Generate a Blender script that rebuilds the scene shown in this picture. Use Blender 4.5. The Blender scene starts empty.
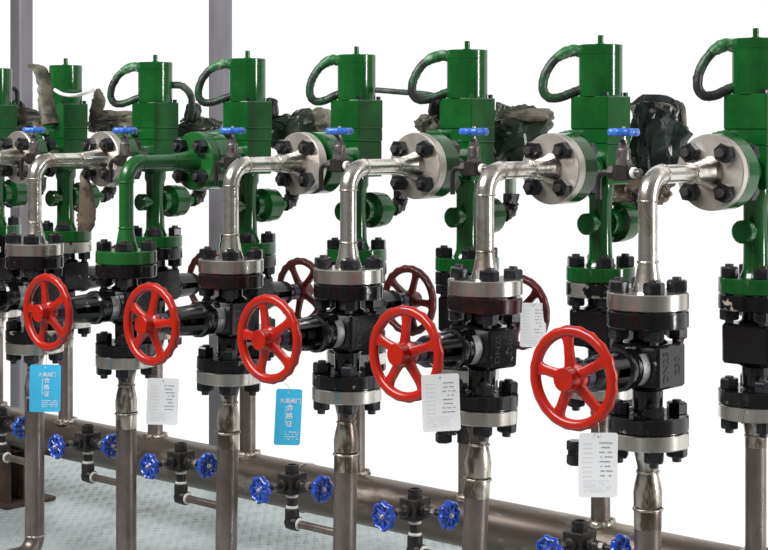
import bpy, math, random
from mathutils import Vector, Matrix, noise
PI = math.pi
C = bpy.context.scene.collection
SC = bpy.context.scene

# ------------------------------------------------------------------ camera, world, light
ZF = 1.14                       # floor is z = 0; the piping heights below are measured from the lens datum
D = 0.455                       # spacing of the lines in the row
YAW = 0.7351
CAM = Vector((9.5099 * D, -6.896 * D, 0.5479 * D + ZF))
FPX = 1658.38
cd = bpy.data.cameras.new('camera'); cam = bpy.data.objects.new('camera', cd); C.objects.link(cam)
cam.location = CAM; cam.rotation_euler = (PI / 2, 0, YAW)
cd.sensor_width = 36; cd.lens = FPX / 768 * 36; cd.shift_y = -149.98 / 768
cd.clip_start = 0.05; cd.clip_end = 200
SC.camera = cam

w = bpy.data.worlds.new('world'); SC.world = w; w.use_nodes = True
bg = w.node_tree.nodes['Background']; bg.inputs[0].default_value = (1, 1, 1, 1); bg.inputs[1].default_value = 1.05

def area(name, loc, target, sx, sy, power, col=(1, 1, 1)):
    l = bpy.data.lights.new(name, 'AREA'); l.shape = 'RECTANGLE'; l.size = sx; l.size_y = sy
    l.energy = power; l.color = col
    o = bpy.data.objects.new(name, l); C.objects.link(o); o.location = loc
    o.rotation_euler = (Vector(target) - Vector(loc)).to_track_quat('-Z', 'Y').to_euler()
    return o
area('overhead_fill_light', (0.2, -3.6, 4.6), (0.9, 0.1, 0.9), 5.0, 1.2, 470)  # added overhead fill that brightens the fronts; no fixture stands there
area('side_window_light', (7.4, 2.3, 1.9), (1.0, 0.1, 1.0), 0.45, 3.2, 260)

SC.view_settings.view_transform = 'Standard'; SC.view_settings.look = 'None'
SC.view_settings.exposure = 0; SC.view_settings.gamma = 1; SC.view_settings.use_curve_mapping = False

# ------------------------------------------------------------------ pixel helpers (photograph frame)
def ray(u, v):
    s, c = math.sin(YAW), math.cos(YAW)
    a = (u - 384) / FPX
    return Vector((-s + c * a, c + s * a, -(v - 125.02) / FPX))
def onY(u, v, Y):
    d = ray(u, v); return CAM + d * ((Y - CAM.y) / d.y)

# ------------------------------------------------------------------ materials
def lin(r, g, b):
    f = lambda c: (c / 255 / 12.92) if c / 255 <= 0.04045 else ((c / 255 + 0.055) / 1.055) ** 2.4
    return (f(r), f(g), f(b), 1)
MATS = {}
def mat(name, col, rough=0.4, metal=0.0, col2=None, scale=8, detail=4, lo=0.45, hi=0.6, stretch=(1, 1, 1),
        rough2=None, metal2=None, bump=0.0, bscale=60, coat=0.0, spec=0.5, distort=0.0):
    m = bpy.data.materials.new(name); m.use_nodes = True; nt = m.node_tree; N = nt.nodes; L = nt.links
    p = N['Principled BSDF']
    p.inputs['Base Color'].default_value = col; p.inputs['Roughness'].default_value = rough
    p.inputs['Metallic'].default_value = metal; p.inputs['Specular IOR Level'].default_value = spec
    if coat: p.inputs['Coat Weight'].default_value = coat; p.inputs['Coat Roughness'].default_value = 0.08
    geo = N.new('ShaderNodeNewGeometry'); mp = N.new('ShaderNodeMapping'); mp.inputs['Scale'].default_value = stretch
    L.new(geo.outputs['Position'], mp.inputs['Vector'])
    if col2 is not None:
        n = N.new('ShaderNodeTexNoise'); n.inputs['Scale'].default_value = scale; n.inputs['Detail'].default_value = detail
        n.inputs['Roughness'].default_value = 0.62; n.inputs['Distortion'].default_value = distort
        L.new(mp.outputs[0], n.inputs['Vector'])
        r = N.new('ShaderNodeMapRange'); r.inputs['From Min'].default_value = lo; r.inputs['From Max'].default_value = hi
        L.new(n.outputs['Fac'], r.inputs['Value'])
        mx = N.new('ShaderNodeMix'); mx.data_type = 'RGBA'
        mx.inputs['A'].default_value = col; mx.inputs['B'].default_value = col2
        L.new(r.outputs[0], mx.inputs['Factor']); L.new(mx.outputs['Result'], p.inputs['Base Color'])
        for val, sock, base in ((rough2, 'Roughness', rough), (metal2, 'Metallic', metal)):
            if val is not None:
                q = N.new('ShaderNodeMapRange'); q.inputs['To Min'].default_value = base; q.inputs['To Max'].default_value = val
                L.new(r.outputs[0], q.inputs['Value']); L.new(q.outputs[0], p.inputs[sock])
    if bump:
        n2 = N.new('ShaderNodeTexNoise'); n2.inputs['Scale'].default_value = bscale; n2.inputs['Detail'].default_value = 3
        L.new(mp.outputs[0], n2.inputs['Vector'])
        b = N.new('ShaderNodeBump'); b.inputs['Strength'].default_value = bump; b.inputs['Distance'].default_value = 0.004
        L.new(n2.outputs['Fac'], b.inputs['Height']); L.new(b.outputs[0], p.inputs['Normal'])
    MATS[name] = m; return m
GREEN = mat('green_paint', lin(14, 74, 28), 0.14, 0, lin(22, 90, 36), 14, 3, 0.4, 0.7, bump=0.05, bscale=30, spec=0.6)
GREENP = mat('green_paint_spool', lin(29, 92, 39), 0.24, 0, lin(23, 80, 34), 14, 3, 0.4, 0.7, bump=0.06, bscale=40)
BLACK = mat('black_paint', lin(15, 15, 17), 0.16, 0, lin(130, 125, 118), 26, 6, 0.66, 0.69, rough2=0.4, bump=0.08, bscale=60, spec=0.6)
BLACKR = mat('black_chipped_paint', lin(18, 18, 20), 0.18, 0, lin(178, 162, 150), 17, 6, 0.6, 0.63, rough2=0.4, bump=0.08, bscale=70)
CHIP = mat('flaked_black_on_steel', lin(188, 184, 176), 0.3, 0.8, lin(20, 20, 22), 15, 5, 0.55, 0.57, metal2=0.0, rough2=0.2)
MAROON = mat('black_maroon_paint', lin(22, 18, 20), 0.18, 0, lin(60, 20, 22), 7, 3, 0.45, 0.6, bump=0.06)
NUT = mat('black_oxide', lin(36, 37, 41), 0.26, 0.4, lin(74, 74, 80), 40, 3, 0.5, 0.8)
STUD = mat('stud_steel', lin(74, 70, 68), 0.4, 0.5)
STEEL = mat('machined_steel', lin(222, 219, 214), 0.24, 0.95, lin(176, 170, 162), 9, 5, 0.4, 0.72, stretch=(2.5, 2.5, 0.3), bump=0.03, bscale=160)
STEELW = mat('machined_steel_face', lin(208, 202, 194), 0.4, 0.8, lin(176, 168, 158), 12, 5, 0.4, 0.7, bump=0.02, bscale=120)
SILVER = mat('bright_pipe_steel', lin(226, 222, 216), 0.2, 0.92, lin(146, 130, 114), 16, 6, 0.48, 0.68, rough2=0.36, bump=0.16, bscale=38, distort=0.8)
WELD = mat('weld_bead', lin(206, 200, 190), 0.34, 0.9, lin(120, 104, 88), 45, 4, 0.42, 0.65, bump=0.6, bscale=110)
PIPE = mat('raw_pipe_steel', lin(140, 130, 125), 0.27, 0.78, lin(94, 83, 77), 10, 6, 0.38, 0.66, stretch=(1, 1, 0.45), rough2=0.5, bump=0.07, bscale=60)
PIPEN = mat('raw_reducer_steel', lin(200, 192, 182), 0.32, 0.85, lin(104, 92, 84), 20, 5, 0.44, 0.54, stretch=(1, 1, 0.35), bump=0.12, bscale=70)
MANI = mat('manifold_steel', lin(108, 98, 90), 0.36, 0.7, lin(176, 166, 152), 7, 6, 0.55, 0.7, stretch=(0.5, 1.6, 1.6), rough2=0.5, bump=0.08, bscale=50)
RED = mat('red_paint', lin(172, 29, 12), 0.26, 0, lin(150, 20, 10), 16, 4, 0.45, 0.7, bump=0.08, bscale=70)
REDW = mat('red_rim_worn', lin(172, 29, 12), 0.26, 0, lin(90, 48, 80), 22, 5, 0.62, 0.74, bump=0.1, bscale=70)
RED_SHADED = mat('shaded_grimy_red', lin(96, 18, 16), 0.38, 0, lin(52, 20, 17), 18, 4, 0.4, 0.65, bump=0.1, bscale=70)  # darker copy of the red: rear wheels' shade put into colour, plus grime
BLUE = mat('blue_paint', lin(24, 70, 172), 0.28, 0, lin(17, 50, 140), 40, 3, 0.45, 0.7, coat=0.4)
BLUEL = mat('light_blue_paint', lin(54, 110, 204), 0.32, 0, lin(34, 86, 184), 40, 3, 0.45, 0.7, coat=0.3)
VALVED = mat('dark_fitting', lin(46, 43, 42), 0.42, 0.45, lin(70, 63, 58), 40, 4, 0.5, 0.75, bump=0.06)
VALVEG = mat('needle_body_steel', lin(122, 116, 114), 0.36, 0.6, lin(60, 54, 52), 40, 4, 0.45, 0.7)
TAPE = mat('thread_tape', lin(226, 224, 218), 0.6, 0, lin(196, 192, 184), 90, 3, 0.5, 0.7, bump=0.2, bscale=200)
POST = mat('post_steel', lin(126, 124, 130), 0.42, 0.35, lin(106, 102, 104), 6, 6, 0.42, 0.7, stretch=(1, 1, 0.25), bump=0.03)
RUST = mat('rusty_steel', lin(74, 52, 42), 0.75, 0.1, lin(48, 38, 34), 12, 5, 0.42, 0.62, bump=0.25, bscale=50)
FLOORM = mat('tread_plate', lin(172, 182, 182), 0.42, 0.2, lin(126, 133, 132), 5, 8, 0.5, 0.8, rough2=0.55, bump=0.05, bscale=60)
LUG = mat('tread_lug', lin(176, 184, 184), 0.4, 0.25, lin(118, 124, 122), 9, 6, 0.48, 0.74)
PLASTIC = mat('black_plastic_sheet', lin(44, 52, 50), 0.24, 0, lin(22, 27, 26), 14, 4, 0.4, 0.6, bump=0.5, bscale=26)
OLIVE = mat('olive_wrap', lin(112, 106, 90), 0.5, 0, lin(52, 52, 45), 16, 5, 0.42, 0.6, bump=0.5, bscale=34)
BROWN = mat('brown_wrap', lin(128, 112, 92), 0.45, 0, lin(48, 43, 38), 18, 5, 0.45, 0.62, bump=0.5, bscale=36)
DKGREEN = mat('dark_green_wrap', lin(38, 50, 40), 0.3, 0, lin(86, 90, 76), 11, 5, 0.52, 0.68, bump=0.5, bscale=28)
HOSE = mat('taped_hose', lin(34, 72, 44), 0.42, 0, lin(40, 40, 40), 20, 4, 0.46, 0.52, bump=0.5, bscale=70)
HOSEP = mat('painted_hose_end', lin(44, 104, 58), 0.45, 0, lin(150, 176, 148), 34, 4, 0.54, 0.66, bump=0.5, bscale=70)
CABLE = mat('grey_green_cable', lin(70, 84, 72), 0.55, 0, lin(46, 54, 50), 30, 4, 0.45, 0.6, bump=0.3)
PALEP = mat('pale_green_pipe', lin(150, 168, 150), 0.4, 0, lin(90, 110, 92), 20, 4, 0.5, 0.65)
BTAPE = mat('black_tape', lin(22, 23, 22), 0.45, 0, bump=0.7, bscale=80)
WHITE = mat('white_card', lin(244, 244, 246), 0.5)
CYAN = mat('blue_card', lin(66, 192, 238), 0.45)
INK = mat('grey_ink', lin(196, 197, 203), 0.6)
INKD = mat('dark_ink', lin(140, 142, 152), 0.6)
WINK = mat('white_ink', lin(236, 246, 250), 0.5)
FOIL = mat('foil_label', lin(196, 196, 196), 0.34, 0.7, lin(150, 150, 150), 60, 4, 0.45, 0.7, bump=0.2, bscale=120)
CAST = mat('cast_letters', lin(30, 30, 32), 0.3)
WIRE = mat('thin_wire', lin(170, 150, 140), 0.4, 0.6)
CORD = mat('white_cord', lin(236, 234, 228), 0.5)
HUBBLUE = mat('blue_gland', lin(40, 40, 66), 0.35)

# ------------------------------------------------------------------ mesh builders
def mk(name, V, F, sharp=35, smooth=True):
    me = bpy.data.meshes.new(name); me.from_pydata([tuple(v) for v in V], [], F); me.update()
    if smooth:
        me.polygons.foreach_set('use_smooth', [True] * len(me.polygons))
        me.set_sharp_from_angle(angle=math.radians(sharp))
    return me
AX = {'Z': Matrix.Identity(3),
      'Y': Matrix(((1, 0, 0), (0, 0, 1), (0, -1, 0))),     # profile z -> +Y
      'X': Matrix(((0, 0, 1), (0, 1, 0), (-1, 0, 0)))}     # profile z -> +X
def lathe(name, prof, n=32, axis='Z', sharp=35, off=(0, 0, 0)):
    """prof: list of (radius, height) from one end to the other; closed ends when radius is 0"""
    V, F = [], []; R = AX[axis]; off = Vector(off); rings = []
    for r, h in prof:
        if r <= 1e-6:
            rings.append([len(V)]); V.append(R @ Vector((0, 0, h)) + off)
        else:
            ids = []
            for k in range(n):
                a = 2 * PI * k / n
                ids.append(len(V)); V.append(R @ Vector((r * math.cos(a), r * math.sin(a), h)) + off)
            rings.append(ids)
    for A, B in zip(rings[:-1], rings[1:]):
        for k in range(n):
            j = (k + 1) % n
            if len(A) == 1 and len(B) == 1: continue
            if len(A) == 1: F.append((A[0], B[j], B[k]))
            elif len(B) == 1: F.append((A[k], A[j], B[0]))
            else: F.append((A[k], A[j], B[j], B[k]))
    return mk(name, V, F, sharp)
def cyl(name, r, h0, h1, n=24, axis='Z', ch=0.0, off=(0, 0, 0)):
    if ch: prof = [(0, h0), (r - ch, h0), (r, h0 + ch), (r, h1 - ch), (r - ch, h1), (0, h1)]
    else: prof = [(0, h0), (r, h0), (r, h1), (0, h1)]
    return lathe(name, prof, n, axis, 30, off)
def box(name, lo, hi, b=0.004):
    """chamfered box: 24 vertices"""
    V = []; idx = {}
    c = [(lo[i], hi[i]) for i in range(3)]
    for sx in (0, 1):
        for sy in (0, 1):
            for sz in (0, 1):
                s = (sx, sy, sz)
                for ax in range(3):
                    p = []
                    for i in range(3):
                        v = c[i][s[i]]
                        if i != ax: v += b if s[i] == 0 else -b
                        p.append(v)
                    idx[(s, ax)] = len(V); V.append(p)
    F = []
    for ax in range(3):
        o = [i for i in range(3) if i != ax]
        for side in (0, 1):
            q = []
            for a, b2 in ((0, 0), (1, 0), (1, 1), (0, 1)):
                s = [0, 0, 0]; s[ax] = side; s[o[0]] = a; s[o[1]] = b2; q.append(idx[(tuple(s), ax)])
            F.append(q)
    for ax in range(3):
        o = [i for i in range(3) if i != ax]
        for a in (0, 1):
            for b2 in (0, 1):
                s0 = [0, 0, 0]; s0[o[0]] = a; s0[o[1]] = b2; s1 = list(s0); s1[ax] = 1
                s0, s1 = tuple(s0), tuple(s1)
                F.append((idx[(s0, o[0])], idx[(s1, o[0])], idx[(s1, o[1])], idx[(s0, o[1])]))
    for sx in (0, 1):
        for sy in (0, 1):
            for sz in (0, 1):
                s = (sx, sy, sz); F.append([idx[(s, a)] for a in range(3)])
    me = mk(name, V, F, 25, False); fixn(me); return me
def fixn(me):
    import bmesh
    bm = bmesh.new(); bm.from_mesh(me); bmesh.ops.recalc_face_normals(bm, faces=bm.faces); bm.to_mesh(me); bm.free()
def spline(pts, per=6):
    P = [Vector(p) for p in pts]; P = [P[0] * 2 - P[1]] + P + [P[-1] * 2 - P[-2]]; out = []
    for i in range(1, len(P) - 2):
        a, b, c, d = P[i - 1:i + 3]
        for k in range(per):
            t = k / per
            out.append(0.5 * ((2 * b) + (c - a) * t + (2 * a - 5 * b + 4 * c - d) * t * t + (3 * b - a - 3 * c + d) * t ** 3))
    out.append(P[-2]); return out
def tube(name, pts, r, n=12, jit=0, seed=0, flat=1.0, ref=None):
    """r: number or list; sweeps a ring along pts (parallel transport)"""
    P = [Vector(p) for p in pts]; m = len(P); R = r if isinstance(r, (list, tuple)) else [r] * m
    V, F = [], []; T0 = (P[1] - P[0]).normalized()
    up = Vector(ref) if ref else (Vector((0, 0, 1)) if abs(T0.z) < 0.9 else Vector((0, 1, 0)))
    N0 = (up - T0 * up.dot(T0)).normalized()
    for i in range(m):
        T = (P[min(i + 1, m - 1)] - P[max(i - 1, 0)]).normalized()
        N0 = (N0 - T * N0.dot(T)).normalized(); B0 = T.cross(N0)
        for k in range(n):
            a = 2 * PI * k / n
            rr = R[i]
            if jit: rr *= 1 + jit * noise.noise(Vector((i * 0.9 + seed * 7.1, k * 0.8, seed)))
            V.append(P[i] + N0 * math.cos(a) * rr + B0 * math.sin(a) * rr * flat)
    for i in range(m - 1):
        for k in range(n):
            j = (k + 1) % n; F.append((i * n + k, i * n + j, (i + 1) * n + j, (i + 1) * n + k))
    F.append(tuple(range(n - 1, -1, -1))); F.append(tuple((m - 1) * n + k for k in range(n)))
    return mk(name, V, F, 50)
def arc(c, a, b, R, n=8):
    """quarter bend about c, from c+a*R to c+b*R (a, b unit vectors)"""
    c, a, b = Vector(c), Vector(a), Vector(b)
    return [c + a * R * math.cos(t * PI / 2 / n) + b * R * math.sin(t * PI / 2 / n) for t in range(n + 1)]
def hexnut(name, af, h, axis='Z', flip=False):
    R = af / math.sqrt(3); V, F = [], []; M = AX[axis]
    lv = [(0.93, 0), (1.0, h * 0.07), (1.0, h * 0.86), (0.88, h)]
    for s, z in lv:
        for k in range(6):
            a = PI / 3 * k + PI / 6
            V.append(M @ Vector((R * s * math.cos(a), R * s * math.sin(a), -z if flip else z)))
    for i in range(3):
        for k in range(6):
            j = (k + 1) % 6; F.append((i * 6 + k, i * 6 + j, i * 6 + 6 + j, i * 6 + 6 + k))
    F.append(tuple(range(5, -1, -1))); F.append(tuple(18 + k for k in range(6)))
    me = mk(name, V, F, 20, False); fixn(me); return me
def torus(name, R, r, n=32, m=8, axis='Z', off=(0, 0, 0), jit=0):
    V, F = [], []; M = AX[axis]; off = Vector(off)
    for i in range(n):
        a = 2 * PI * i / n
        for k in range(m):
            b = 2 * PI * k / m; rr = r * (1 + jit * noise.noise(Vector((math.cos(a) * 4, math.sin(a) * 4, k))))
            V.append(M @ Vector(((R + rr * math.cos(b)) * math.cos(a), (R + rr * math.cos(b)) * math.sin(a), rr * math.sin(b))) + off)
    for i in range(n):
        for k in range(m):
            i2, k2 = (i + 1) % n, (k + 1) % m
            F.append((i * m + k, i2 * m + k, i2 * m + k2, i * m + k2))
    return mk(name, V, F, 60)
def join(name, meshes, sharp=35, smooth=True):
    V, F = [], []
    for me in meshes:
        o = len(V); V += [v.co.copy() for v in me.vertices]; F += [tuple(o + i for i in p.vertices) for p in me.polygons]
    return mk(name, V, F, sharp, smooth)
def crumple(name, size, seed, amp=0.22, res=14, power=3.2, taper=0.0):
    """a sack-like lump with creases"""
    V, F = [], []; nu, nv = res * 2, res
    sx, sy, sz = size
    def sp(x): return math.copysign(abs(x) ** (2 / power), x)
    for j in range(nv + 1):
        t = PI * j / nv - PI / 2
        for i in range(nu):
            a = 2 * PI * i / nu
            d = Vector((sp(math.cos(t)) * sp(math.cos(a)), sp(math.cos(t)) * sp(math.sin(a)), sp(math.sin(t))))
            q = d * 1.7 + Vector((seed * 3.7, seed * 1.3, 0))
            k = 1 + amp * (1.1 * noise.noise(q) + 1.0 * (0.3 - abs(noise.noise(q * 2.0))) + 0.5 * (0.25 - abs(noise.noise(q * 4.2))))
            k *= 1 - taper * (d.z * 0.5 + 0.5)
            w3 = noise.noise_vector(q * 0.75 + Vector((9.1, seed, 2.2))) * 1.5 * amp
            V.append((d.x * sx * k / 2 + w3.x * sx * 0.5, d.y * sy * k / 2, d.z * sz * (0.5 + 0.5 * k) / 2 + w3.z * sz * 0.5))
    for j in range(nv):
        for i in range(nu):
            i2 = (i + 1) % nu; F.append((j * nu + i, j * nu + i2, (j + 1) * nu + i2, (j + 1) * nu + i))
    F.append(tuple(range(nu - 1, -1, -1))); F.append(tuple(nv * nu + i for i in range(nu)))
    return mk(name, V, F, 24)
def text_mesh(name, s, size, ext=0.0004):
    cu = bpy.data.curves.new(name, 'FONT'); cu.body = s; cu.size = size; cu.extrude = ext; cu.offset = size * 0.012; cu.align_x = 'CENTER'; cu.align_y = 'CENTER'
    cu.resolution_u = 3
    o = bpy.data.objects.new(name, cu); C.objects.link(o)
    dg = bpy.context.evaluated_depsgraph_get(); me = bpy.data.meshes.new_from_object(o.evaluated_get(dg)); me.name = name
    bpy.data.objects.remove(o); bpy.data.curves.remove(cu); return me

# ------------------------------------------------------------------ object helpers
VARI = {}
def obj(name, me, m, parent=None, loc=(0, 0, 0), rot=(0, 0, 0)):
    # meshes are shared between alike parts; the material sits on the object slot
    if not me.materials: me.materials.append(m)
    o = bpy.data.objects.new(name, me); C.objects.link(o)
    o.material_slots[0].link = 'OBJECT'; o.material_slots[0].material = m
    o.location = loc; o.rotation_euler = rot
    if parent: o.parent = parent
    return o
def tag(o, label, cat, group=None, kind=None):
    if label: o['label'] = label
    if cat: o['category'] = cat
    if group: o['group'] = group
    if kind: o['kind'] = kind
    return o
def thing(name, label, cat, loc, group=None, rotz=0.0, tilt=0.0):
    o = bpy.data.objects.new(name, None); C.objects.link(o); o.empty_display_size = 0.05
    M = Matrix.Rotation(tilt, 4, Vector((-math.sin(YAW), math.cos(YAW), 0))) @ Matrix.Rotation(rotz, 4, 'Z')
    o.matrix_world = Matrix.Translation(loc) @ M
    return tag(o, label, cat, group)

# ------------------------------------------------------------------ setting: floor plate, unseen hall added around it
FX0, FX1, FY0, FY1 = -3.4, 4.2, -1.1, 1.36
fl = obj('floor', box('floor', (FX0, FY0, -0.03), (FX1, FY1, 0.0), 0.002), FLOORM); tag(fl, 'light grey steel tread plate floor under the piping', None, kind='structure')
V, F = [], []
random.seed(4); sp_ = 0.042; row = 0; y = FY0 + 0.02
while y < FY1 - 0.02:
    x = FX0 + 0.02 + (row % 2) * sp_ / 2; k = row
    while x < FX1 - 0.02:
        a = PI / 4 if k % 2 else -PI / 4
        c, s = math.cos(a), math.sin(a); o = len(V)
        for (p, q, z) in ((-.013, 0, .0001), (0, -.0042, .0001), (.013, 0, .0001), (0, .0042, .0001), (-.005, 0, .0018), (.005, 0, .0018)):
            V.append((x + p * c - q * s, y + p * s + q * c, z))
        F += [(o, o + 1, o + 4), (o + 1, o + 5, o + 4), (o + 1, o + 2, o + 5), (o + 2, o + 3, o + 5), (o + 3, o + 4, o + 5), (o + 3, o, o + 4)]
        x += sp_; k += 1
    y += sp_ / 2 * 1.05; row += 1
lg = obj('tread_pattern', mk('tread_pattern', V, F, 30, False), LUG, fl); lg['kind'] = 'stuff'

# unseen open-sided hall added to darken reflections and stray light: concrete floor, walls, roof
ADDED_HALL = mat('added_hall_grey', lin(150, 148, 146), 0.8, 0, lin(134, 132, 130), 2, 4)
ADDED_CONC = mat('added_hall_concrete', lin(128, 126, 122), 0.8, 0, lin(108, 106, 103), 3, 6)
tag(obj('floor', box('added_hall_floor', (-9, -7, -0.14), (9, 1.2, -0.05), 0.002), ADDED_CONC), 'added unseen grey concrete hall floor', None, kind='structure')
tag(obj('added_wall_front', box('hall_wall', (-9, -7.2, -0.14), (9.2, -7, 5.2), 0.002), ADDED_HALL), 'added unseen grey hall wall', None, kind='structure')
tag(obj('added_wall_right', box('added_hall_wall_r', (9, -7, -0.14), (9.2, 14, 5.2), 0.002), ADDED_HALL), 'added unseen grey hall end wall', None, kind='structure')
tag(obj('added_wall_left', box('added_hall_wall_l', (-9.2, -7, -0.14), (-9, 3.6, 5.2), 0.002), ADDED_HALL), 'added unseen grey hall end wall beyond the row', None, kind='structure')
tag(obj('added_ceiling', box('added_hall_ceiling', (-9, -7.2, 5.2), (9.2, 2.2, 5.4), 0.002), ADDED_HALL), 'added unseen grey hall roof', None, kind='structure')

# ------------------------------------------------------------------ shared meshes of the flanged joints
NAF = 0.041; NH = 0.026; BC = 0.0655; FR = 0.0905
M_NUT = hexnut('nut', NAF, NH); M_NUTD = hexnut('nut_down', NAF, NH, 'Z', True)
M_NUTY = hexnut('nut_side', NAF, NH, 'Y', True)
M_NUTY2 = hexnut('nut_side_far', NAF, NH, 'Y', False)
def flange(name, h0, h1, axis='Z', r=FR, bore=0.0):
    c = 0.0025
    return lathe(name, [(0, h0), (r - c, h0), (r, h0 + c), (r, h1 - c), (r - c, h1), (0, h1)], 64, axis, 30)
# vertical stack heights (datum)
T0, T1, T2, T3 = -0.122, -0.160, -0.1625, -0.200      # upper joint: top flange 0-1, valve flange 2-3
B0, B1, B2, B3 = -0.394, -0.4285, -0.431, -0.465      # lower joint
M_TOPFL = flange('flange_top', T1, T0); M_VFT = flange('flange_vt', T3, T2)
M_VFB = flange('flange_vb', B1, B0); M_BOTFL = flange('flange_bot', B3, B2)
M_STUDT = cyl('stud_t', 0.0105, T3 - NH - 0.008, T0 + NH + 0.0065, 12, ch=0.0012)
M_STUDB = cyl('stud_b', 0.0105, B3 - NH - 0.011, B0 + NH + 0.005, 12, ch=0.0012)
def studs(parent, z_up, z_dn, me, rng):
    for k in range(4):
        a = PI / 4 + k * PI / 2; x, y = BC * math.cos(a), BC * math.sin(a)
        s = obj('stud_bolt', me, STUD, parent, (x, y, 0))
        obj('nut', M_NUT, NUT, s, (0, 0, z_up), (0, 0, rng.uniform(0, PI / 3)))
        obj('nut', M_NUTD, NUT, s, (0, 0, z_dn), (0, 0, rng.uniform(0, PI / 3)))

# ------------------------------------------------------------------ gate valve (bonnet towards -Y in its own frame)
ZC = -0.283
M_BODY = box('valve_body', (-0.064, -0.056, ZC - 0.049), (0.064, 0.056, ZC + 0.049), 0.006)
M_NECK = [lathe('n1', [(0.048, ZC + 0.04), (0.044, ZC + 0.051), (0.034, ZC + 0.058), (0.033, T3 - 0.004), (0.04, T3 + 0.001)], 32),
                             lathe('n2', [(0.04, B0 - 0.001), (0.033, B0 + 0.004), (0.034, ZC - 0.058), (0.044, ZC - 0.051), (0.048, ZC - 0.04)], 32)]
def yoke_mesh(a0):
    V, F = [], []
    d0, d1, ro, ri = 0.128, 0.212, 0.0435, 0.033
    for s in (1, -1):
        o = len(V); n = 10
        for d in (d0, d1):
            k = 1.0 if d == d0 else 0.86
            for i in range(n + 1):
                a = math.radians(a0 + (180 - 2 * a0) * i / n) * s
                for r in (ro * k, ri * k): V.append((r * math.cos(a), -d, ZC + r * math.sin(a)))
        w_ = 2 * (n + 1)
        for i in range(n):
            a, b = o + 2 * i, o + 2 * i + 2
            F += [(a, b, b + w_, a + w_), (a + 1, a + 1 + w_, b + 1 + w_, b + 1), (a, a + 1, b + 1, b), (a + w_, b + w_, b + w_ + 1, a + w_ + 1)]
        F += [(o, o + w_, o + w_ + 1, o + 1), (o + 2 * n, o + 2 * n + 1, o + w_ + 2 * n + 1, o + w_ + 2 * n)]
    me = mk('yoke_arms', V, F, 30); fixn(me)
    ring = lathe('yoke_ring', [(0.0, -0.232), (0.024, -0.232), (0.031, -0.226), (0.0375, -0.21), (0.0375, -0.205), (0, -0.203)], 28, 'Y', 30, (0, 0, ZC))
    return join('yoke', [me, ring], 32)
M_YOKE = yoke_mesh(34); M_YOKEC = yoke_mesh(13)
M_BONNET = lathe('bonnet', [(0, -0.134), (0.030, -0.134), (0.042, -0.131), (0.0485, -0.124), (0.0495, -0.112), (0.047, -0.106), (0.0455, -0.098), (0.0455, -0.05), (0, -0.05)], 36, 'Y', 28, (0, 0, ZC))
M_STEM = join('stem', [cyl('s1', 0.013, -0.27, -0.11, 14, 'Y', 0, (0, 0, ZC)), cyl('s2', 0.021, -0.165, -0.135, 16, 'Y', 0.003, (0, 0, ZC)), cyl('s3', 0.019, -0.198, -0.18, 6, 'Y', 0.002, (0, 0, ZC))])
M_GLAND = cyl('gland', 0.026, -0.262, -0.234, 20, 'Y', 0.003, (0, 0, ZC))
def plate_mesh():
    V, F = [], []; n = 10; r = 0.0465
    for d in (0.058, 0.086):
        for i in range(n + 1):
            a = math.radians(-52 + 96 * i / n); V.append((r * math.cos(a), -d, ZC + r * math.sin(a)))
    for d in (0.058, 0.086):
        for i in range(n + 1):
            a = math.radians(-52 + 96 * i / n); V.append(((r - 0.002) * math.cos(a), -d, ZC + (r - 0.002) * math.sin(a)))
    for i in range(n): F.append((i, i + 1, n + 2 + i, n + 1 + i)); F.append((2 * n + 2 + i, 3 * n + 3 + i, 3 * n + 4 + i, 2 * n + 3 + i))
    return mk('name_plate', V, F, 40)
M_PLATE = plate_mesh()
def rim_mesh():
    V, F = [], []; n, m = 120, 12; R = 0.0992
    for i in range(n):
        a = 2 * PI * i / n; lobe = 0.5 + 0.5 * math.cos(a * 20)
        for k in range(m):
            b = 2 * PI * k / m; cb, sb = math.cos(b), math.sin(b)
            rx, ry = 0.0126, 0.0112
            out = max(0, cb) * max(0, 0.55 + 0.6 * sb)        # scallops on the outer rear edge (+Y side)
            rad = R + rx * cb - 0.0042 * lobe * out
            V.append((rad * math.cos(a), ry * sb, rad * math.sin(a)))
    for i in range(n):
        for k in range(m):
            i2, k2 = (i + 1) % n, (k + 1) % m; F.append((i * m + k, i * m + k2, i2 * m + k2, i2 * m + k))
    return mk('rim', V, F, 60)
M_RIM = rim_mesh()
def spoke_mesh():
    V, F = [], []; n = 8
    st = [(0.02, 0.0135, 0.010, -0.004), (0.045, 0.0112, 0.0085, -0.002), (0.07, 0.0108, 0.0075, 0.0), (0.082, 0.013, 0.0075, 0.001), (0.092, 0.021, 0.007, 0.001)]
    for x, wz, wy, yo in st:
        for k in range(n):
            a = 2 * PI * k / n + PI / 8
            cz, cy = math.cos(a), math.sin(a)
            V.append((x, yo + wy * (abs(cy) ** 0.6) * math.copysign(1, cy), wz * (abs(cz) ** 0.6) * math.copysign(1, cz)))
    for i in range(len(st) - 1):
        for k in range(n):
            j = (k + 1) % n; F.append((i * n + k, i * n + j, (i + 1) * n + j, (i + 1) * n + k))
    F.append(tuple(range(n - 1, -1, -1))); F.append(tuple((len(st) - 1) * n + k for k in range(n)))
    me = mk('spoke', V, F, 50); fixn(me); return me
M_SPOKE = spoke_mesh()
M_HUB = lathe('hub', [(0, -0.038), (0.0235, -0.038), (0.0255, -0.036), (0.026, -0.010), (0.031, -0.006), (0.032, 0.006), (0.026, 0.018), (0, 0.02)], 28, 'Y', 32)
M_DN = text_mesh('cast_dn', 'DN25', 0.028, 0.0008); M_250 = text_mesh('cast_250', '250', 0.028, 0.0008)
WHEEL_D = 0.283
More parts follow.
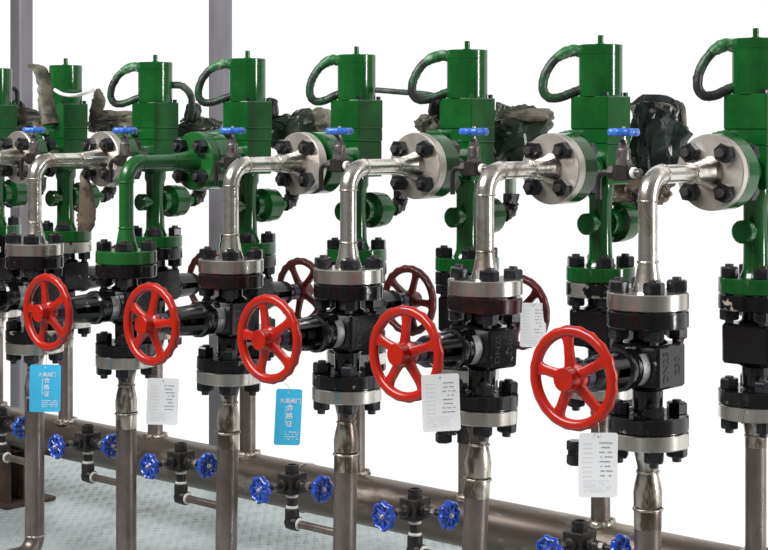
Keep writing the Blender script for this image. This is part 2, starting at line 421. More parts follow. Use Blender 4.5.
def gate_valve(label, loc, rotz, wheel_ang, tilt, rng, red, rim, ftop, group, short=0.0, closed=True):
    t = thing('gate_valve', label, 'valve', loc, group, rotz, tilt)
    obj('body', M_BODY, BLACK, t); obj('neck', M_NECK[0], BLACK, t); obj('neck', M_NECK[1], BLACK, t)
    obj('flange', M_VFT, ftop, t); obj('flange', M_VFB, BLACKR if rng.random() < 0.5 else BLACK, t)
    sh = (0, short, -short * 0.33)
    b = obj('bonnet', M_BONNET, BLACK, t, sh); pl = obj('name_plate', M_PLATE, FOIL, b, (0, -0.002, 0) if short else (0, 0, 0)); pl['label'] = 'bright foil name plate'
    obj('yoke', M_YOKEC if closed else M_YOKE, BLACK, t, sh); obj('stem', M_STEM, VALVED, t, sh); g = obj('gland_nut', M_GLAND, HUBBLUE, t, sh); g['label'] = 'dark blue gland nut'
    hw = obj('handwheel', M_HUB, red, t, (0, sh[1] - WHEEL_D, ZC + sh[2])); hw['label'] = 'red spoked handwheel'
    obj('rim', M_RIM, rim, hw)
    for k in range(5):
        obj('spoke', M_SPOKE, red, hw, (0, 0, 0), (0, -math.radians(wheel_ang + 72 * k), 0))
    # cast figures on the +X cheek, reading upwards: text x -> +Z, text y -> -Y, text z -> +X
    for me, yy in ((M_DN, -0.024), (M_250, 0.022)):
        l = obj('cast_lettering', me, CAST, t)
        l.matrix_local = Matrix.Translation((0.0642, yy, ZC)) @ Matrix(((0, 0, 1), (0, -1, 0), (1, 0, 0))).to_4x4()
    studs(t, T0, T3, M_STUDT, rng); studs(t, B0, B3, M_STUDB, rng)
    return t

# ------------------------------------------------------------------ spool: riser pipe with elbow to the big flange
ZE = 0.138; RB = 0.058; PR = 0.0215
YF0, YF1 = 0.262, 0.293
M_SPNECK = lathe('weld_neck', [(0.036, T0 - 0.001), (0.034, T0 + 0.006), (0.029, T0 + 0.024), (PR + 0.001, T0 + 0.06), (PR, T0 + 0.066)], 28)
M_SPPIPE = cyl('riser', PR, T0 + 0.064, ZE - RB, 28)
def elbow_mesh():
    return tube('elbow', arc((0, RB, ZE - RB), (0, -1, 0), (0, 0, 1), RB, 12), PR + 0.0012, 28, 0.02, 2)
M_SPELB = elbow_mesh()
M_SPRUN = cyl('run', PR, RB, 0.18, 28, 'Y', 0, (0, 0, ZE))
M_SPNECK2 = lathe('weld_neck_side', [(PR, 0.178), (PR + 0.0015, 0.186), (0.030, 0.228), (0.035, 0.252), (0.039, 0.263)], 28, 'Y', 35, (0, 0, ZE))
M_SPFL = lathe('flange_side', [(0, YF0), (FR - 0.0025, YF0), (FR, YF0 + 0.0025), (FR, YF1 - 0.0025), (FR - 0.0025, YF1), (0, YF1)], 64, 'Y', 30, (0, 0, ZE))
M_WR1 = torus('weld1', PR, 0.0028, 36, 8, 'Z', (0, 0, T0 + 0.066), 0.8); M_WR2 = torus('weld2', PR, 0.0028, 36, 8, 'Z', (0, 0, ZE - RB), 0.8)
M_WR3 = torus('weld3', PR, 0.0028, 36, 8, 'Y', (0, RB, ZE), 0.8); M_WR4 = torus('weld4', PR, 0.003, 36, 8, 'Y', (0, 0.18, ZE), 0.8)
M_STUDY = cyl('stud_y', 0.0105, YF0 - NH - 0.012, 0.352 + NH + 0.008, 12, 'Y', 0.0012)
def spool(label, loc, pm, fm, rng, dy=0.0):
    t = thing('elbow_pipe', label, 'pipe', loc, 'elbow pipes from front valves to green valves')
    obj('flange', M_TOPFL, fm[0], t); obj('weld_neck', M_SPNECK, pm[1], t); obj('riser', M_SPPIPE, pm[0], t); obj('elbow', M_SPELB, pm[0], t)
    obj('horizontal_run', M_SPRUN, pm[0], t); obj('weld_neck', M_SPNECK2, pm[1], t); obj('flange', M_SPFL, fm[1], t)
    for me in (M_WR1, M_WR2, M_WR3, M_WR4): obj('weld_ring', me, pm[2], t)
    for k in range(4):
        a = PI / 4 + k * PI / 2
        s = obj('stud_bolt', M_STUDY, STUD, t, (BC * math.cos(a), 0, ZE + BC * math.sin(a)))
        obj('nut', M_NUTY, NUT, s, (0, YF0, 0), (0, rng.uniform(0, PI / 3), 0)); obj('nut', M_NUTY2, NUT, s, (0, 0.352, 0), (0, rng.uniform(0, PI / 3), 0))
    return t

# ------------------------------------------------------------------ front inlet riser
M_RPIPE_PTS = [(0, 0, -0.606), (0, 0, -1.045)] + arc((0, -0.055, -1.045), (0, 1, 0), (0, 0, -1), 0.055, 8)[1:] + [(0, -0.42, -1.10)]
M_RPIPE = tube('riser_pipe', M_RPIPE_PTS, 0.0302, 28)
M_RRED = lathe('reducer', [(0.034, B3 + 0.001), (0.031, B3 - 0.012), (0.0232, B3 - 0.046), (0.0228, B3 - 0.056), (0.0235, B3 - 0.062), (0.0285, B3 - 0.083), (0.032, B3 - 0.104), (0.0312, B3 - 0.134)], 28)
M_RW1 = torus('rweld1', 0.0230, 0.0032, 36, 8, 'Z', (0, 0, B3 - 0.058), 0.8); M_RW2 = torus('rweld2', 0.0312, 0.0034, 40, 8, 'Z', (0, 0, -0.606), 0.8)
M_RW3 = torus('rweld3', 0.0302, 0.003, 40, 8, 'Z', (0, 0, -1.043), 0.8)
M_RCAP = lathe('weld_streaks', [(0.0304, -0.609), (0.0309, -0.612), (0.0308, -0.644), (0.0303, -0.65)], 28)
def riser(label, loc, tilt):
    t = thing('riser_pipe', label, 'pipe', loc, 'front riser pipes standing on the floor', 0, tilt)
    obj('flange', M_BOTFL, STEEL, t); obj('pipe', M_RPIPE, PIPE, t); obj('reducer', M_RRED, PIPEN, t); obj('ground_band', M_RCAP, PIPEN, t)
    for me in (M_RW1, M_RW2, M_RW3): obj('weld_ring', me, WELD, t)
    return t
MANZ, MANR = -0.868, 0.073
M_QPIPE = cyl('branch_pipe', 0.0255, MANZ + MANR - 0.006, B3 - 0.07, 24)
M_QNECK = lathe('branch_neck', [(0.034, B3 + 0.001), (0.031, B3 - 0.012), (0.0262, B3 - 0.04), (0.0258, B3 - 0.072)], 24)
M_QW1 = torus('qweld1', 0.0257, 0.003, 32, 8, 'Z', (0, 0, B3 - 0.044), 0.8)
M_QW2 = torus('qweld2', 0.031, 0.0105, 40, 8, 'Z', (0, 0, MANZ + MANR - 0.004), 0.9)
M_CLAMP = join('clamp', [cyl('c1', 0.0285, -0.645, -0.585, 20), box('c2', (-0.062, -0.062, -0.619), (-0.012, -0.012, -0.607), 0.001)])
def branch(label, loc, clamp):
    t = thing('branch_pipe', label, 'pipe', loc, 'branch pipes welded onto the manifold')
    obj('flange', M_BOTFL, STEEL, t); obj('pipe', M_QPIPE, PIPE, t); obj('weld_neck', M_QNECK, PIPEN, t)
    obj('weld_ring', M_QW1, WELD, t); obj('weld_ring', M_QW2, WELD, t)
    if clamp:
        c = obj('clamp', M_CLAMP, VALVED, t)
        obj('nut', M_NUT, NUT, c, (-0.047, -0.047, -0.607)); obj('nut', M_NUTD, NUT, c, (-0.047, -0.047, -0.619))
    return t

# ------------------------------------------------------------------ green choke valve with cylinder
GF0, GF1 = 0.2945, 0.352        # inlet flange, distances from the spool axis; valve axis at YG
YG = 0.492
M_GFL = flange('g_flange', T1, T0)
M_GPIPE = lathe('g_pipe', [(0.04, T0 - 0.001), (0.036, T0 + 0.008), (0.0315, T0 + 0.02), (0.0305, T0 + 0.05), (0.0305, 0.055), (0.036, 0.07), (0.036, 0.098)], 28)
M_GLOW = box('g_low', (-0.057, -0.052, 0.094), (0.057, 0.052, 0.2008), 0.003)
M_GMID = box('g_mid', (-0.058, -0.053, 0.2006), (0.058, 0.053, 0.2382), 0.002)
M_GUP = box('g_up', (-0.059, -0.054, 0.238), (0.059, 0.054, 0.325), 0.003)
M_GCYL = lathe('g_cyl', [(0, 0.3245), (0.0565, 0.3245), (0.0575, 0.329), (0.0575, 0.434), (0.0567, 0.4345), (0.0567, 0.4358), (0.0577, 0.4363), (0.0577, 0.4585), (0.056, 0.4605), (0, 0.4605)], 48)
M_GSTEM = join('g_stem', [cyl('gs1', 0.0075, 0.46, 0.486, 12, ch=0.001), cyl('gs2', 0.012, 0.459, 0.464, 12)])
M_GBOLT = cyl('g_bolt', 0.0068, 0.325, 0.335, 8, ch=0.001)
M_GTIE = box('g_tie', (-0.004, -0.004, 0.335), (0.004, 0.004, 0.435), 0.001)
M_GPLUG = join('g_plug', [cyl('gp1', 0.018, -0.05, -0.02, 20, 'Y', 0, (0, 0, -0.009)), cyl('gp2', 0.0285, -0.071, -0.044, 28, 'Y', 0.004, (0, 0, -0.009))])
M_GUN = lathe('g_union', [(0.0, 0.02), (0.036, 0.022), (0.036, 0.052), (0.044, 0.056), (0.054, 0.058), (0.0545, 0.064), (0.0545, 0.088), (0.051, 0.089), (0.0515, 0.112), (0.047, 0.118), (0.017, 0.12), (0.016, 0.165), (0, 0.166)], 40, 'Y', 30, (0, 0, -0.009))
M_GIN = join('g_in', [lathe('gi2', [(0.05, -0.141), (0.048, -0.12), (0.046, -0.04)], 32, 'Y', 30, (0, 0, ZE))])
M_GINFL = lathe('g_infl', [(0, GF0 - YG), (FR - 0.0025, GF0 - YG), (FR, GF0 - YG + 0.0025), (FR, GF1 - YG - 0.0025), (FR - 0.0025, GF1 - YG), (0, GF1 - YG)], 64, 'Y', 30, (0, 0, ZE))
tp = arc((0, 0.165, 0.025), (0, 0, -1), (0, 1, 0), 0.034, 6)
M_GTAPE = tube('g_tape', spline(tp + [(0, 0.2, 0.05)], 2), 0.0225, 12, 0.5, 3)
M_GOUT = cyl('g_out', 0.0165, 0.04, 0.17, 16, 'Z', 0, (0, 0.199, 0))
M_GGL = tube('g_gland', spline([(-0.03, -0.05, 0.222), (-0.045, -0.075, 0.222), (-0.06, -0.1, 0.219)], 5), [0.011] * 3 + [0.014] * 5 + [0.012] * 3, 12, 0.35, 8)
lt = Vector((-math.cos(YAW), -math.sin(YAW), 0))
def hose_pts(k):
    s = 1 + 0.06 * math.sin(k * 2.3)
    A = [(0.045, 0.440), (0.075, 0.445), (0.115, 0.425), (0.143, 0.385), (0.150, 0.345), (0.135, 0.322), (0.105, 0.322), (0.07, 0.336), (0.052, 0.342)]
    return [lt * a * (s if a > 0.08 else 1) + Vector((0, 0, z)) for a, z in A]
def green_valve(label, loc, k, hose=True):
    t = thing('choke_valve', label, 'valve', loc, 'green choke valves with upright cylinders')
    for n, me in (('flange', M_GFL), ('neck_pipe', M_GPIPE), ('lower_block', M_GLOW), ('spacer_plate', M_GMID), ('upper_block', M_GUP), ('cylinder', M_GCYL),
                  ('stem', M_GSTEM), ('side_plug', M_GPLUG), ('side_union', M_GUN), ('inlet_neck', M_GIN), ('flange', M_GINFL)):
        obj(n, me, GREEN, t)
    for sx in (-1, 1):
        for sy in (-1, 1):
            obj('bolt', M_GBOLT, NUT if (k + sx + sy) % 3 else GREEN, t, (sx * 0.049, sy * 0.044, 0))
    tpo = obj('elbow_tape', M_GTAPE, BTAPE, t); tpo['label'] = 'black taped elbow'
    o = obj('outlet_pipe', M_GOUT, PALEP, t); o['label'] = 'pale green outlet pipe'
    obj('cable_gland', M_GGL, HOSEP, t)
    if hose:
        P = spline(hose_pts(k), 6); n1 = 12
        h = obj('looped_hose', tube('hose', P[n1 - 1:], 0.0122, 12, 0.16, k), HOSE, t); h['label'] = 'looped taped cable hose'
        obj('hose_end', tube('hose_end', P[:n1 + 1], [0.016] * (n1 - 2) + [0.0145, 0.0135, 0.0125], 12, 0.22, k + 9), HOSEP, h)
    return t

# ------------------------------------------------------------------ small needle valve on the elbow
def blue_wheel_mesh():
    V, F = [], []; n, m = 64, 8; R = 0.0305
    for i in range(n):
        a = 2 * PI * i / n; lobe = math.cos(a * 8)
        for k in range(m):
            b = 2 * PI * k / m
            rad = R + 0.0022 * lobe + 0.0056 * math.cos(b); V.append((rad * math.cos(a), rad * math.sin(a), 0.0088 * math.sin(b)))
    for i in range(n):
        for k in range(m):
            i2, k2 = (i + 1) % n, (k + 1) % m; F.append((i * m + k, i2 * m + k, i2 * m + k2, i * m + k2))
    return mk('blue_rim', V, F, 60)
M_BRIM = blue_wheel_mesh()
M_BHUB = lathe('blue_hub', [(0, -0.007), (0.011, -0.007), (0.0125, -0.003), (0.0125, 0.003), (0.0095, 0.006), (0, 0.006)], 18)
M_BSP = box('blue_spoke', (0.009, -0.0034, -0.0045), (0.029, 0.0034, 0.0045), 0.001)
M_BTIP = join('spindle_tip', [cyl('bt', 0.0042, 0.004, 0.013, 10, ch=0.001), hexnut('bt2', 0.0125, 0.008)], 30, False)
def blue_wheel(parent, M, m, rot):
    hub = obj('handwheel', M_BHUB, m, parent); hub.matrix_local = M @ Matrix.Rotation(rot, 4, 'Z'); hub['label'] = 'small scalloped blue handwheel'
    obj('rim', M_BRIM, m, hub)
    for k in range(8): obj('spoke', M_BSP, m, hub, (0, 0, 0), (0, 0, PI / 4 * k))
    obj('spindle_tip', M_BTIP, STEELW, hub)
M_NBODY = join('needle_body', [box('nb1', (-0.021, -0.017, -0.018), (0.021, 0.017, 0.018), 0.003)])
M_NHEX = hexnut('needle_hex', 0.029, 0.018, 'X', True)
M_NCOL = join('needle_bonnet', [hexnut('nb2', 0.031, 0.012), lathe('nb3', [(0.0155, 0.012), (0.0155, 0.034), (0.013, 0.038), (0, 0.038)], 20)], 30)
M_NPACK = join('needle_packing', [hexnut('np1', 0.021, 0.012), cyl('np2', 0.008, 0.012, 0.02, 12)], 30)
M_NSP = cyl('needle_spindle', 0.0045, 0, 0.02, 10)
def needle(label, unit_x, yo, L, down, rot):
    c = Vector((unit_x - L, yo, ZE + ZF + 0.004))
    t = thing('needle_valve', label, 'valve', c, 'needle valves with blue handwheels on the elbows')
    obj('body', M_NBODY, VALVED, t); obj('end_nut', M_NHEX, VALVED, t, (-0.02, 0, 0))
    obj('bonnet', M_NCOL, VALVEG, t, (0, 0, 0.017)); obj('packing_nut', M_NPACK, VALVEG, t, (0, 0, 0.054)); obj('spindle', M_NSP, STEELW, t, (0, 0, 0.07))
    blue_wheel(t, Matrix.Translation((0, 0, 0.091)), BLUEL, rot)
    x1 = L - PR + 0.003
    obj('nipple', cyl('nipple', 0.0095, 0.018, x1, 14, 'X'), VALVEG, t)
    tp_ = obj('thread_tape', cyl('tape', 0.0125, 0.021, min(0.033, x1 - 0.001), 16, 'X', 0.002), TAPE, t); tp_['label'] = 'white thread tape'
    # drip tube: out of the nut, then turned downwards
    P = [(-0.034, 0, 0), (-0.05, 0, 0)] + arc((-0.05, 0, -0.018), (0, 0, 1), (-1, 0, 0), 0.018, 6)[1:] + [(-0.068, 0, -down)]
    obj('drip_tube', tube('drip_tube', P, 0.0068, 12), VALVED, t)
    return t

# ------------------------------------------------------------------ block valve with two blue wheels and drain elbow
M_KBLOCK = box('block', (-0.027, -0.031, -0.027), (0.027, 0.031, 0.027), 0.0025)
M_KTOP = lathe('top_socket', [(0.018, 0.026), (0.0185, 0.028), (0.0185, 0.048), (0.0165, 0.0495), (0.0125, 0.0495), (0.012, 0.034), (0, 0.033)], 22)
M_KGL = join('gland', [lathe('k1', [(0.017, 0.0), (0.017, 0.012), (0.013, 0.014), (0.0115, 0.024), (0.0115, 0.03)], 18), hexnut('k2', 0.026, 0.013), cyl('k3', 0.0065, 0.02, 0.085, 10)], 30)
M_KGN = hexnut('gland_nut', 0.021, 0.014)
M_KNIP = cyl('nipple', 0.0135, -0.085, -0.026, 16)
M_KTAPE = cyl('tape', 0.0165, -0.004, 0.004, 18, ch=0.002)
M_KELB = join('elbow', [lathe('ke1', [(0, -0.126), (0.019, -0.118), (0.0195, -0.112), (0.0195, -0.07), (0.0175, -0.068), (0, -0.068)], 20),
                        lathe('ke2', [(0, -0.0195), (0.012, -0.0185), (0.0185, -0.01), (0.0195, 0), (0.0195, 0.026), (0.018, 0.028), (0, 0.028)], 20, 'X', 30, (0, 0, -0.106))], 40)
def block_valve(label, x, y, z, reach, rots):
    t = thing('block_valve', label, 'valve', (x, y, z), 'black block valves with paired blue handwheels')
    obj('body', M_KBLOCK, VALVED, t); obj('top_socket', M_KTOP, VALVED, t)
    for nm, M, r in (('f', Matrix.Translation((0, -0.031, 0.0)) @ Matrix.Rotation(PI / 2, 4, 'X'), rots[0]),
                     ('s', Matrix.Translation((0.027, 0, 0.0)) @ Matrix.Rotation(PI / 2, 4, 'Y'), rots[1])):
        g = obj('gland', M_KGL, VALVED, t); g.matrix_local = M
        n = obj('gland_nut', M_KGN, VALVEG, g, (0, 0, 0.03))
        blue_wheel(t, M @ Matrix.Translation((0, 0, 0.085)), BLUE, r)
    obj('nipple', M_KNIP, VALVED, t)
    for z_ in (-0.034, -0.064): obj('thread_tape', M_KTAPE, TAPE, t, (0, 0, z_))['label'] = 'white thread tape'
    e = obj('elbow', M_KELB, VALVED, t)
    tt = obj('thread_tape', cyl('tape_x', 0.0165, 0.026, 0.034, 18, 'X', 0.002, (0, 0, -0.106)), TAPE, t); tt['label'] = 'white thread tape'
    obj('drain_pipe', cyl('drain_pipe', 0.0108, 0.026, reach, 16, 'X', 0, (0, 0, -0.106)), PIPE, t)
    return t

# ------------------------------------------------------------------ build the row
PLACE = {5: "end line of the row", 4: "second line from the row's end", 3: "third line from the row's end", 2: "fourth line from the row's end",
         1: "line with the green-painted elbow", 0: "first line past the green-painted elbow", -1: "second line past the green-painted elbow",
         -2: "third line past the green-painted elbow"}
WA = {5: 100, 4: 92, 3: 106, 2: 80, 1: 104, 0: 96, -1: 80, -2: 100}
TILT = {4: math.radians(2.4), 3: math.radians(0.8), 2: math.radians(1.0)}
GDY = {2: 0.02, -1: -0.024, 4: -0.006, 3: -0.004, 5: -0.014}
DX = {5: 0.008, 2: 0.006, 1: 0.004, 0: 0.006}
NY = {5: (0.0, 0.064), 4: (0.043, 0.07), 3: (0.04, 0.07), 2: (0.07, 0.07), 1: (0.052, 0.07), 0: (0.05, 0.07), -1: (0.06, 0.07), -2: (0.06, 0.07)}
FTOP = {4: MAROON, 2: MAROON, 1: BLACK}
for i in range(-2, 6):
    rng = random.Random(100 + i); X = i * D + DX.get(i, 0); pl = PLACE[i]
    base = Vector((X, 0, ZF)); gy = YG + GDY.get(i, 0)
    # pivot of the tilt at the upper joint: shift so that the joint stays put
    tl = TILT.get(i, 0.0); axv = Vector((-math.sin(YAW), math.cos(YAW), 0))
    piv = Vector((0, 0, T1)); vb = base + piv - Matrix.Rotation(tl, 3, axv) @ piv
    riser(f"dark steel riser pipe under the front valve, {pl}", vb, tl)
    gate_valve(f"black front gate valve with bright red handwheel, {pl}", vb, 0, WA[i], tl, rng, RED, REDW, FTOP.get(i, BLACK), 'front gate valves', 0.0, i not in (0, 3))
    if i == 1:
        spool("green-painted elbow pipe with green bottom flange, the only green elbow", base, (GREENP, GREENP, GREENP), (GREENP, GREENP), rng)
    else:
        spool(f"bright steel elbow pipe with steel flanges, {pl}", base, (SILVER, SILVER, WELD), (STEEL, STEELW), rng)
    yo, L = NY[i]
    needle(f"needle valve with blue handwheel beside the elbow pipe, {pl}", X, yo, L, 0.06 + 0.01 * rng.random(), rng.uniform(0, 1))
    gb = Vector((X, gy, ZF))
    green_valve(f"green choke valve with upright cylinder, {pl}", gb, i, i != -1)
    gate_valve(f"black rear gate valve below green choke valve, {pl}", gb, PI, WA[i] + 31, 0, rng, RED_SHADED, RED_SHADED, CHIP if i in (4, -1) else BLACKR if i == 5 else BLACK, 'rear gate valves', 0.045)
    branch(f"thin dark branch pipe under the rear valve, {pl}", gb, i in (3, 4))
BVX = {-1: -0.375, 0: 0.607, 1: 1.55, 2: 2.543, 3: 3.505, 4: 4.61}
for i, q in BVX.items():
    reach = (i + 1 - q) * D - 0.028
    block_valve(f"black twin-wheel block valve draining into riser on {PLACE[i + 1]}", q * D, 0.0, ZF - 0.712, reach, (0.2 + i, 0.35 + 0.7 * i))

# manifold and its stand
mp_ = thing('manifold_pipe', 'thick dark steel manifold pipe running low along the row', 'pipe', (0, YG, ZF + MANZ))
obj('pipe', cyl('manifold', MANR, -3.1, 3.0, 56, 'X', 0.004), MANI, mp_)
for x_ in (-1.9, 0.72, 2.75): obj('weld_ring', torus('mweld', MANR, 0.004, 56, 8, 'X', (x_, 0, 0), 0.6), WELD, mp_)
def stand(label, x):
    t = thing('pipe_stand', label, 'stand', (x, YG, 0))
    z1 = ZF + MANZ - MANR + 0.004
    obj('base_plate', box('base_plate', (-0.11, -0.11, 0.0023), (0.11, 0.11, 0.016), 0.002), RUST, t)
    obj('web', box('web', (-0.07, -0.006, 0.016), (0.07, 0.006, z1), 0.001), RUST, t)
    for s in (-1, 1): obj('side_flange', box('side_flange', (-0.075, s * 0.07 - 0.006, 0.016), (0.075, s * 0.07 + 0.006, z1 + 0.02), 0.001), RUST, t)
    obj('saddle', box('saddle', (-0.075, -0.05, z1 - 0.008), (0.075, 0.05, z1), 0.001), RUST, t)
stand('rusty brown steel stand carrying the manifold pipe', -0.80)

# steel posts behind the row
def post(label, u_top, hw, Y, rot, lean=0.0, z1=3.1):
    p = onY(u_top, 60, Y); t = thing('steel_post', label, 'post', (p.x, p.y, 0), 'grey steel posts behind the row', rot, lean)
    n = 6; V, F = [], []; r = hw * 0.22
    ring = []
    for cx, cy, a0 in ((1, 1, 0), (-1, 1, 90), (-1, -1, 180), (1, -1, 270)):
        for k in range(n): a = math.radians(a0 + 90 * k / (n - 1)); ring.append(((hw - r) * cx + r * math.cos(a), (hw - r) * cy + r * math.sin(a)))
    m = len(ring)
    for z in (0.012, z1): V += [(x, y, z) for x, y in ring]
    for k in range(m): F.append((k, (k + 1) % m, m + (k + 1) % m, m + k))
    F.append(tuple(range(m - 1, -1, -1))); F.append(tuple(m + k for k in range(m)))
    obj('tube', mk('post_tube', V, F, 40), POST, t)
    obj('base_plate', box('base_plate', (-hw * 1.9, -hw * 1.9, 0.0023), (hw * 1.9, hw * 1.9, 0.013), 0.002), POST, t)
post('square grey steel post beside the rusty stand', 21.5, 0.0375, 1.27, 0.0)
post('square grey steel post behind the green-painted elbow line', 220.5, 0.0355, 1.27, 0.32)

# ------------------------------------------------------------------ wrapped bundles behind the green valves
def bundle(name, label, u, v, Y, w_px, h_px, depth, seed, m, amp=0.3, rz=YAW, extra=(), taper=0.0, cat='wrap', power=2.7):
    p = onY(u, v, Y); sc = FPX / ((p - CAM).dot(Vector((-math.sin(YAW), math.cos(YAW), 0))))
    t = thing(name, label, cat, p, 'plastic and cloth wraps behind the valves', rz)
    obj('sheet', crumple(name, (w_px / sc, depth, h_px / sc), seed, amp * 1.1, 26, power, taper), m, t)
    for (du, dv, ww, hh, dd, sd, mm, yoff) in extra:
        obj('fold', crumple(name + '_fold', (ww / sc, dd, hh / sc), sd, amp * 0.62, 18, 2.6), mm, t, (du / sc, yoff, -dv / sc))
    return t
bundle('plastic_wrap', 'black plastic wrap with olive top behind the end elbow pipe', 658, 138, 0.70, 54, 70, 0.10, 3, PLASTIC, 0.24, power=3.6, extra=((-4, -28, 44, 15, 0.1, 5, OLIVE, 0.0), (24, -10, 8, 50, 0.05, 6, OLIVE, 0.0)))
bundle('cloth_wrap', 'brown crumpled wrap below the black plastic, behind the end elbow', 640, 184, 0.70, 52, 40, 0.08, 8, BROWN, 0.35)
bundle('plastic_wrap', 'dark green plastic wrap with olive folds, ' + PLACE[3], 520, 138, 0.70, 56, 58, 0.10, 12, DKGREEN, 0.32, extra=((8, -22, 48, 16, 0.1, 14, OLIVE, -0.01), (-14, -10, 30, 18, 0.08, 15, DKGREEN, -0.03)))
bundle('plastic_wrap', 'long dark green wrap sagging between two green valves, beside the ' + PLACE[1], 297, 133, 0.70, 66, 40, 0.10, 21, DKGREEN, 0.3, extra=((26, -12, 22, 26, 0.1, 23, OLIVE, -0.02), (-26, -24, 14, 22, 0.06, 24, BTAPE, 0.0)))
bundle('cloth_wrap', 'small pale olive wrap against the green valve block, ' + PLACE[3], 431, 126, 0.46, 26, 22, 0.06, 31, OLIVE, 0.3, extra=((4, -14, 12, 26, 0.04, 33, BTAPE, 0.0),))
bundle('cloth_wrap', 'olive and green wrap low beside the grey post, ' + PLACE[0], 199, 131, 0.70, 38, 26, 0.08, 41, DKGREEN, 0.3, extra=((-6, -16, 16, 24, 0.05, 43, BTAPE, 0.0),))
bundle('cloth_wrap', 'dark olive wrap spread low beside the hanging strip, ' + PLACE[-1], 116, 122, 0.69, 46, 20, 0.08, 51, OLIVE, 0.34)
bundle('cloth_wrap', 'dark olive wrap lying beside the grey post by the rusty stand', 31, 121, 0.66, 40, 20, 0.07, 61, OLIVE, 0.34, extra=((-14, -10, 14, 22, 0.05, 63, BTAPE, 0.0),))
def strip(name, label, px, Y, widths, seed, m, flat=0.35, cat='wrap'):
    P = [onY(u, v, Y) for u, v in px]; c = P[-1]
    t = thing(name, label, cat, c, 'plastic and cloth wraps behind the valves')
    S = spline([p - c for p in P], 6); n = len(S)
    W = []
    for k in range(n):
        f = k / (n - 1) * (len(widths) - 1); a = int(min(f, len(widths) - 2)); W.append(widths[a] + (widths[a + 1] - widths[a]) * (f - a))
    ref = Vector((math.cos(YAW), math.sin(YAW), 0))
    obj('sheet', tube(name, S, W, 16, 0.28, seed, flat, ref), m, t)
    return t
strip('cloth_strip', 'brown translucent strip hanging down in front of a green valve', [(83, 172), (86, 190), (87, 208), (86, 222), (85, 231)], 0.245, [0.010, 0.022, 0.029, 0.031, 0.02], 4, BROWN)
strip('cloth_strip', 'grey olive strip draped from the cylinder top beside the post', [(30, 65), (40, 70), (46, 88), (48, 105), (52, 124)], 0.395, [0.012, 0.026, 0.03, 0.036, 0.034], 7, OLIVE, 0.4)
strip('cloth_strip', 'upright grey olive strip at the end of the white cord', [(97, 89), (99, 100), (96, 112), (92, 132)], 0.62, [0.01, 0.024, 0.024, 0.014], 9, OLIVE, 0.4)
def cord(name, label, px, Y, r, m, cat='cable', jit=0.0, Ys=None):
    P = [onY(u, v, Ys[k] if Ys else Y) for k, (u, v) in enumerate(px)]; c = P[0]
    o = obj(name, tube(name, spline([p - c for p in P], 8), r, 10, jit, 3), m, None, c)
    return tag(o, label, cat)
cord('white_cord', 'thick white cord sagging across the green cylinder', [(55, 90), (62, 94), (72, 95.5), (82, 94), (94, 90)], 0.38, 0.0065, CORD, Ys=[0.37, 0.36, 0.37, 0.42, 0.6])
cord('cable', 'straight grey green cable running level to the next green valve', [(376, 90), (400, 92), (425, 94), (444, 98)], 0.55, 0.0085, CABLE, Ys=[0.53, 0.54, 0.52, 0.49], jit=0.1)
cord('hose', 'grey green hose bent over beside the grey post', [(172, 85), (182, 86), (190, 94), (192, 106), (190, 118), (187, 128)], 0.55, 0.012, CABLE, jit=0.25, Ys=[0.54, 0.56, 0.58, 0.62, 0.66, 0.69])
cord('cable', 'pale grey cable entering beside the far grey post', [(-14, 89), (2, 88), (12, 88), (17, 92), (17, 104), (15, 112)], 0.6, 0.009, CABLE, jit=0.15)

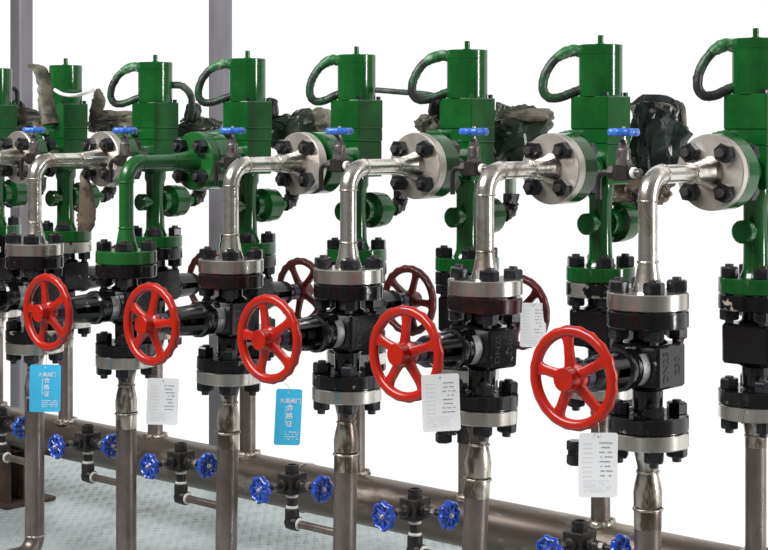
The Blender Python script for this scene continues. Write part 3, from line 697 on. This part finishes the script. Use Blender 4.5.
# ------------------------------------------------------------------ inspection tags hung from the handwheels
def hang_tag(name, label, rect, hook, Y, blue, rz, roll=0.0, seed=1):
    (u0, v0, u1, v1) = rect; c = onY((u0 + u1) / 2, (v0 + v1) / 2, Y)
    depth = (c - CAM).dot(Vector((-math.sin(YAW), math.cos(YAW), 0))); sc = FPX / depth
    w_, h_ = (u1 - u0) / sc / math.cos(rz), (v1 - v0) / sc
    t = bpy.data.objects.new(name, None); C.objects.link(t); t.empty_display_size = 0.03
    t.matrix_world = Matrix.Translation(c) @ Matrix.Rotation(YAW + rz, 4, 'Z') @ Matrix.Rotation(roll, 4, 'Y')
    tag(t, label, 'tag', 'tags hung on the handwheels')
    # card in its own XZ plane, facing -Y, with clipped corners and a slight curl
    V, F = [], []; n = 8; th = 0.0008; r = 0.004
    cols = [-w_ / 2, -w_ / 2 + r] + [-w_ / 2 + r + (w_ - 2 * r) * k / n for k in range(1, n)] + [w_ / 2 - r, w_ / 2]
    def curl(x, z): return -0.06 * x * x / w_ * 1.2 + 0.004 * math.sin(z / h_ * 3 + seed)
    m = len(cols)
    rows = 6
    for s in (0, 1):
        for j in range(rows + 1):
            for k, x in enumerate(cols):
                hh = h_ / 2 - (r if k in (0, m - 1) else 0); z = -hh + 2 * hh * j / rows
                V.append((x, curl(x, z) + s * th, z))
    o = m * (rows + 1)
    for j in range(rows):
        for k in range(m - 1):
            a = j * m + k; F.append((a, a + 1, a + m + 1, a + m)); F.append((o + a, o + a + m, o + a + m + 1, o + a + 1))
    for k in range(m - 1):
        F.append((k, o + k, o + k + 1, k + 1)); a = rows * m + k; F.append((a, a + 1, o + a + 1, o + a))
    for j in range(rows):
        F.append((j * m, j * m + m, o + j * m + m, o + j * m)); a = j * m + m - 1; F.append((a, o + a, o + a + m, a + m))
    obj('card', mk('card', V, F, 40), CYAN if blue else WHITE, t)
    rg = random.Random(seed)
    def quads(name, rects, mm):
        Vq, Fq = [], []
        for (x0, z0, x1, z1) in rects:
            k = max(1, int((x1 - x0) / (w_ / 10)))
            for q in range(k):
                xa, xb = x0 + (x1 - x0) * q / k, x0 + (x1 - x0) * (q + 1) / k; o_ = len(Vq)
                for x, z in ((xa, z0), (xb, z0), (xb, z1), (xa, z1)): Vq.append((x, curl(x, z) - 0.0006, z))
                Fq.append((o_, o_ + 1, o_ + 2, o_ + 3))
        return obj(name, mk(name, Vq, Fq, 40, False), mm, t)
    def words(x0, x1, z, hgt, out, fill=0.75):
        x = x0
        while x < x1:
            L_ = rg.uniform(0.02, 0.05) * w_
            if rg.random() < fill: out.append((x, z, min(x + L_, x1), z + hgt))
            x += L_ + 0.012 * w_
    def put_text(s, size, x, z, mm):
        me = text_mesh('lettering', s, size, 0.0002)
        for v in me.vertices:
            X_, Z_ = v.co.x + x, v.co.y + z; v.co = (X_, curl(X_, Z_) - 0.0007 - v.co.z, Z_)
        me.update(); return obj('lettering', me, mm, t)
    if blue:
        put_text('大高阀门', h_ * 0.095, w_ * 0.06, h_ * 0.285, WINK)
        for k, ch in enumerate('合格证'): put_text(ch, h_ * 0.125, w_ * 0.05, h_ * (0.165 - 0.145 * k), WINK)
        R_ = []
        for k in range(14): R_.append((-w_ * 0.105, h_ * (0.19 - 0.025 * k), -w_ * 0.075, h_ * (0.19 - 0.025 * k) + h_ * 0.014))
        for k in range(4): words(-w_ * 0.1, w_ * 0.42, h_ * (-0.27 - 0.042 * k), h_ * 0.016, R_, 0.85)
        quads('small_print', R_, WINK)
    else:
        R1, R2 = [], []
        for k in range(8):
            z = h_ * (0.32 - 0.073 * k)
            for q in range(4): x = -w_ * (0.38 - 0.065 * q); R1.append((x, z, x + w_ * 0.03, z + h_ * 0.014))
            words(w_ * (0.02 + 0.06 * rg.random()), w_ * (0.3 + 0.1 * rg.random()), z + h_ * 0.012, h_ * 0.018, R2, 0.8)
        for k in range(6): words(-w_ * 0.38, w_ * (0.1 + 0.26 * rg.random()), h_ * (-0.25 - 0.033 * k), h_ * 0.007, R1, 0.8)
        quads('faint_print', R1, INK); quads('dark_print', R2, INKD)
    # eyelet and wire
    quads('eyelet', [(-w_ * 0.02, h_ * 0.425, w_ * 0.02, h_ * 0.452)], WINK if blue else INKD)
    hk = t.matrix_world.inverted() @ onY(hook[0], hook[1], Y)
    p0 = Vector((0, -0.0012, h_ * 0.44))
    obj('wire', tube('wire', spline([p0, (p0 + hk) / 2 + Vector((0.004, 0, 0)), hk], 5), 0.0007, 6), WIRE, t)
    return t
TY = -0.279
hang_tag('inspection_tag', 'white printed tag on the red front wheel, ' + PLACE[5], (578.5, 433, 618, 497), (594, 411), TY - 0.014, False, 0.1, 0.02, 1)
hang_tag('inspection_tag', 'white printed tag on the red front wheel, ' + PLACE[4], (422, 374, 460, 431.5), (430, 363), TY - 0.014, False, 0.1, -0.04, 2)
hang_tag('inspection_tag', 'white printed tag on the red front wheel, ' + PLACE[2], (147, 378, 178, 425), (157, 365), TY - 0.012, False, 0.1, 0.04, 3)
hang_tag('inspection_tag', 'bright blue tag on the red front wheel, ' + PLACE[1], (30, 364.5, 60.5, 412), (45, 350), TY - 0.012, True, 0.1, 0.02, 4)
hang_tag('inspection_tag', 'bright blue tag on the red front wheel, ' + PLACE[3], (275, 389, 301, 445), (285, 383), TY - 0.012, True, 0.15, 0.05, 5)
hang_tag('inspection_tag', 'white printed tag on a dark rear handwheel, ' + PLACE[3], (520, 303, 546, 347), (538, 298), YG + 0.20, False, 0.1, 0.03, 6)
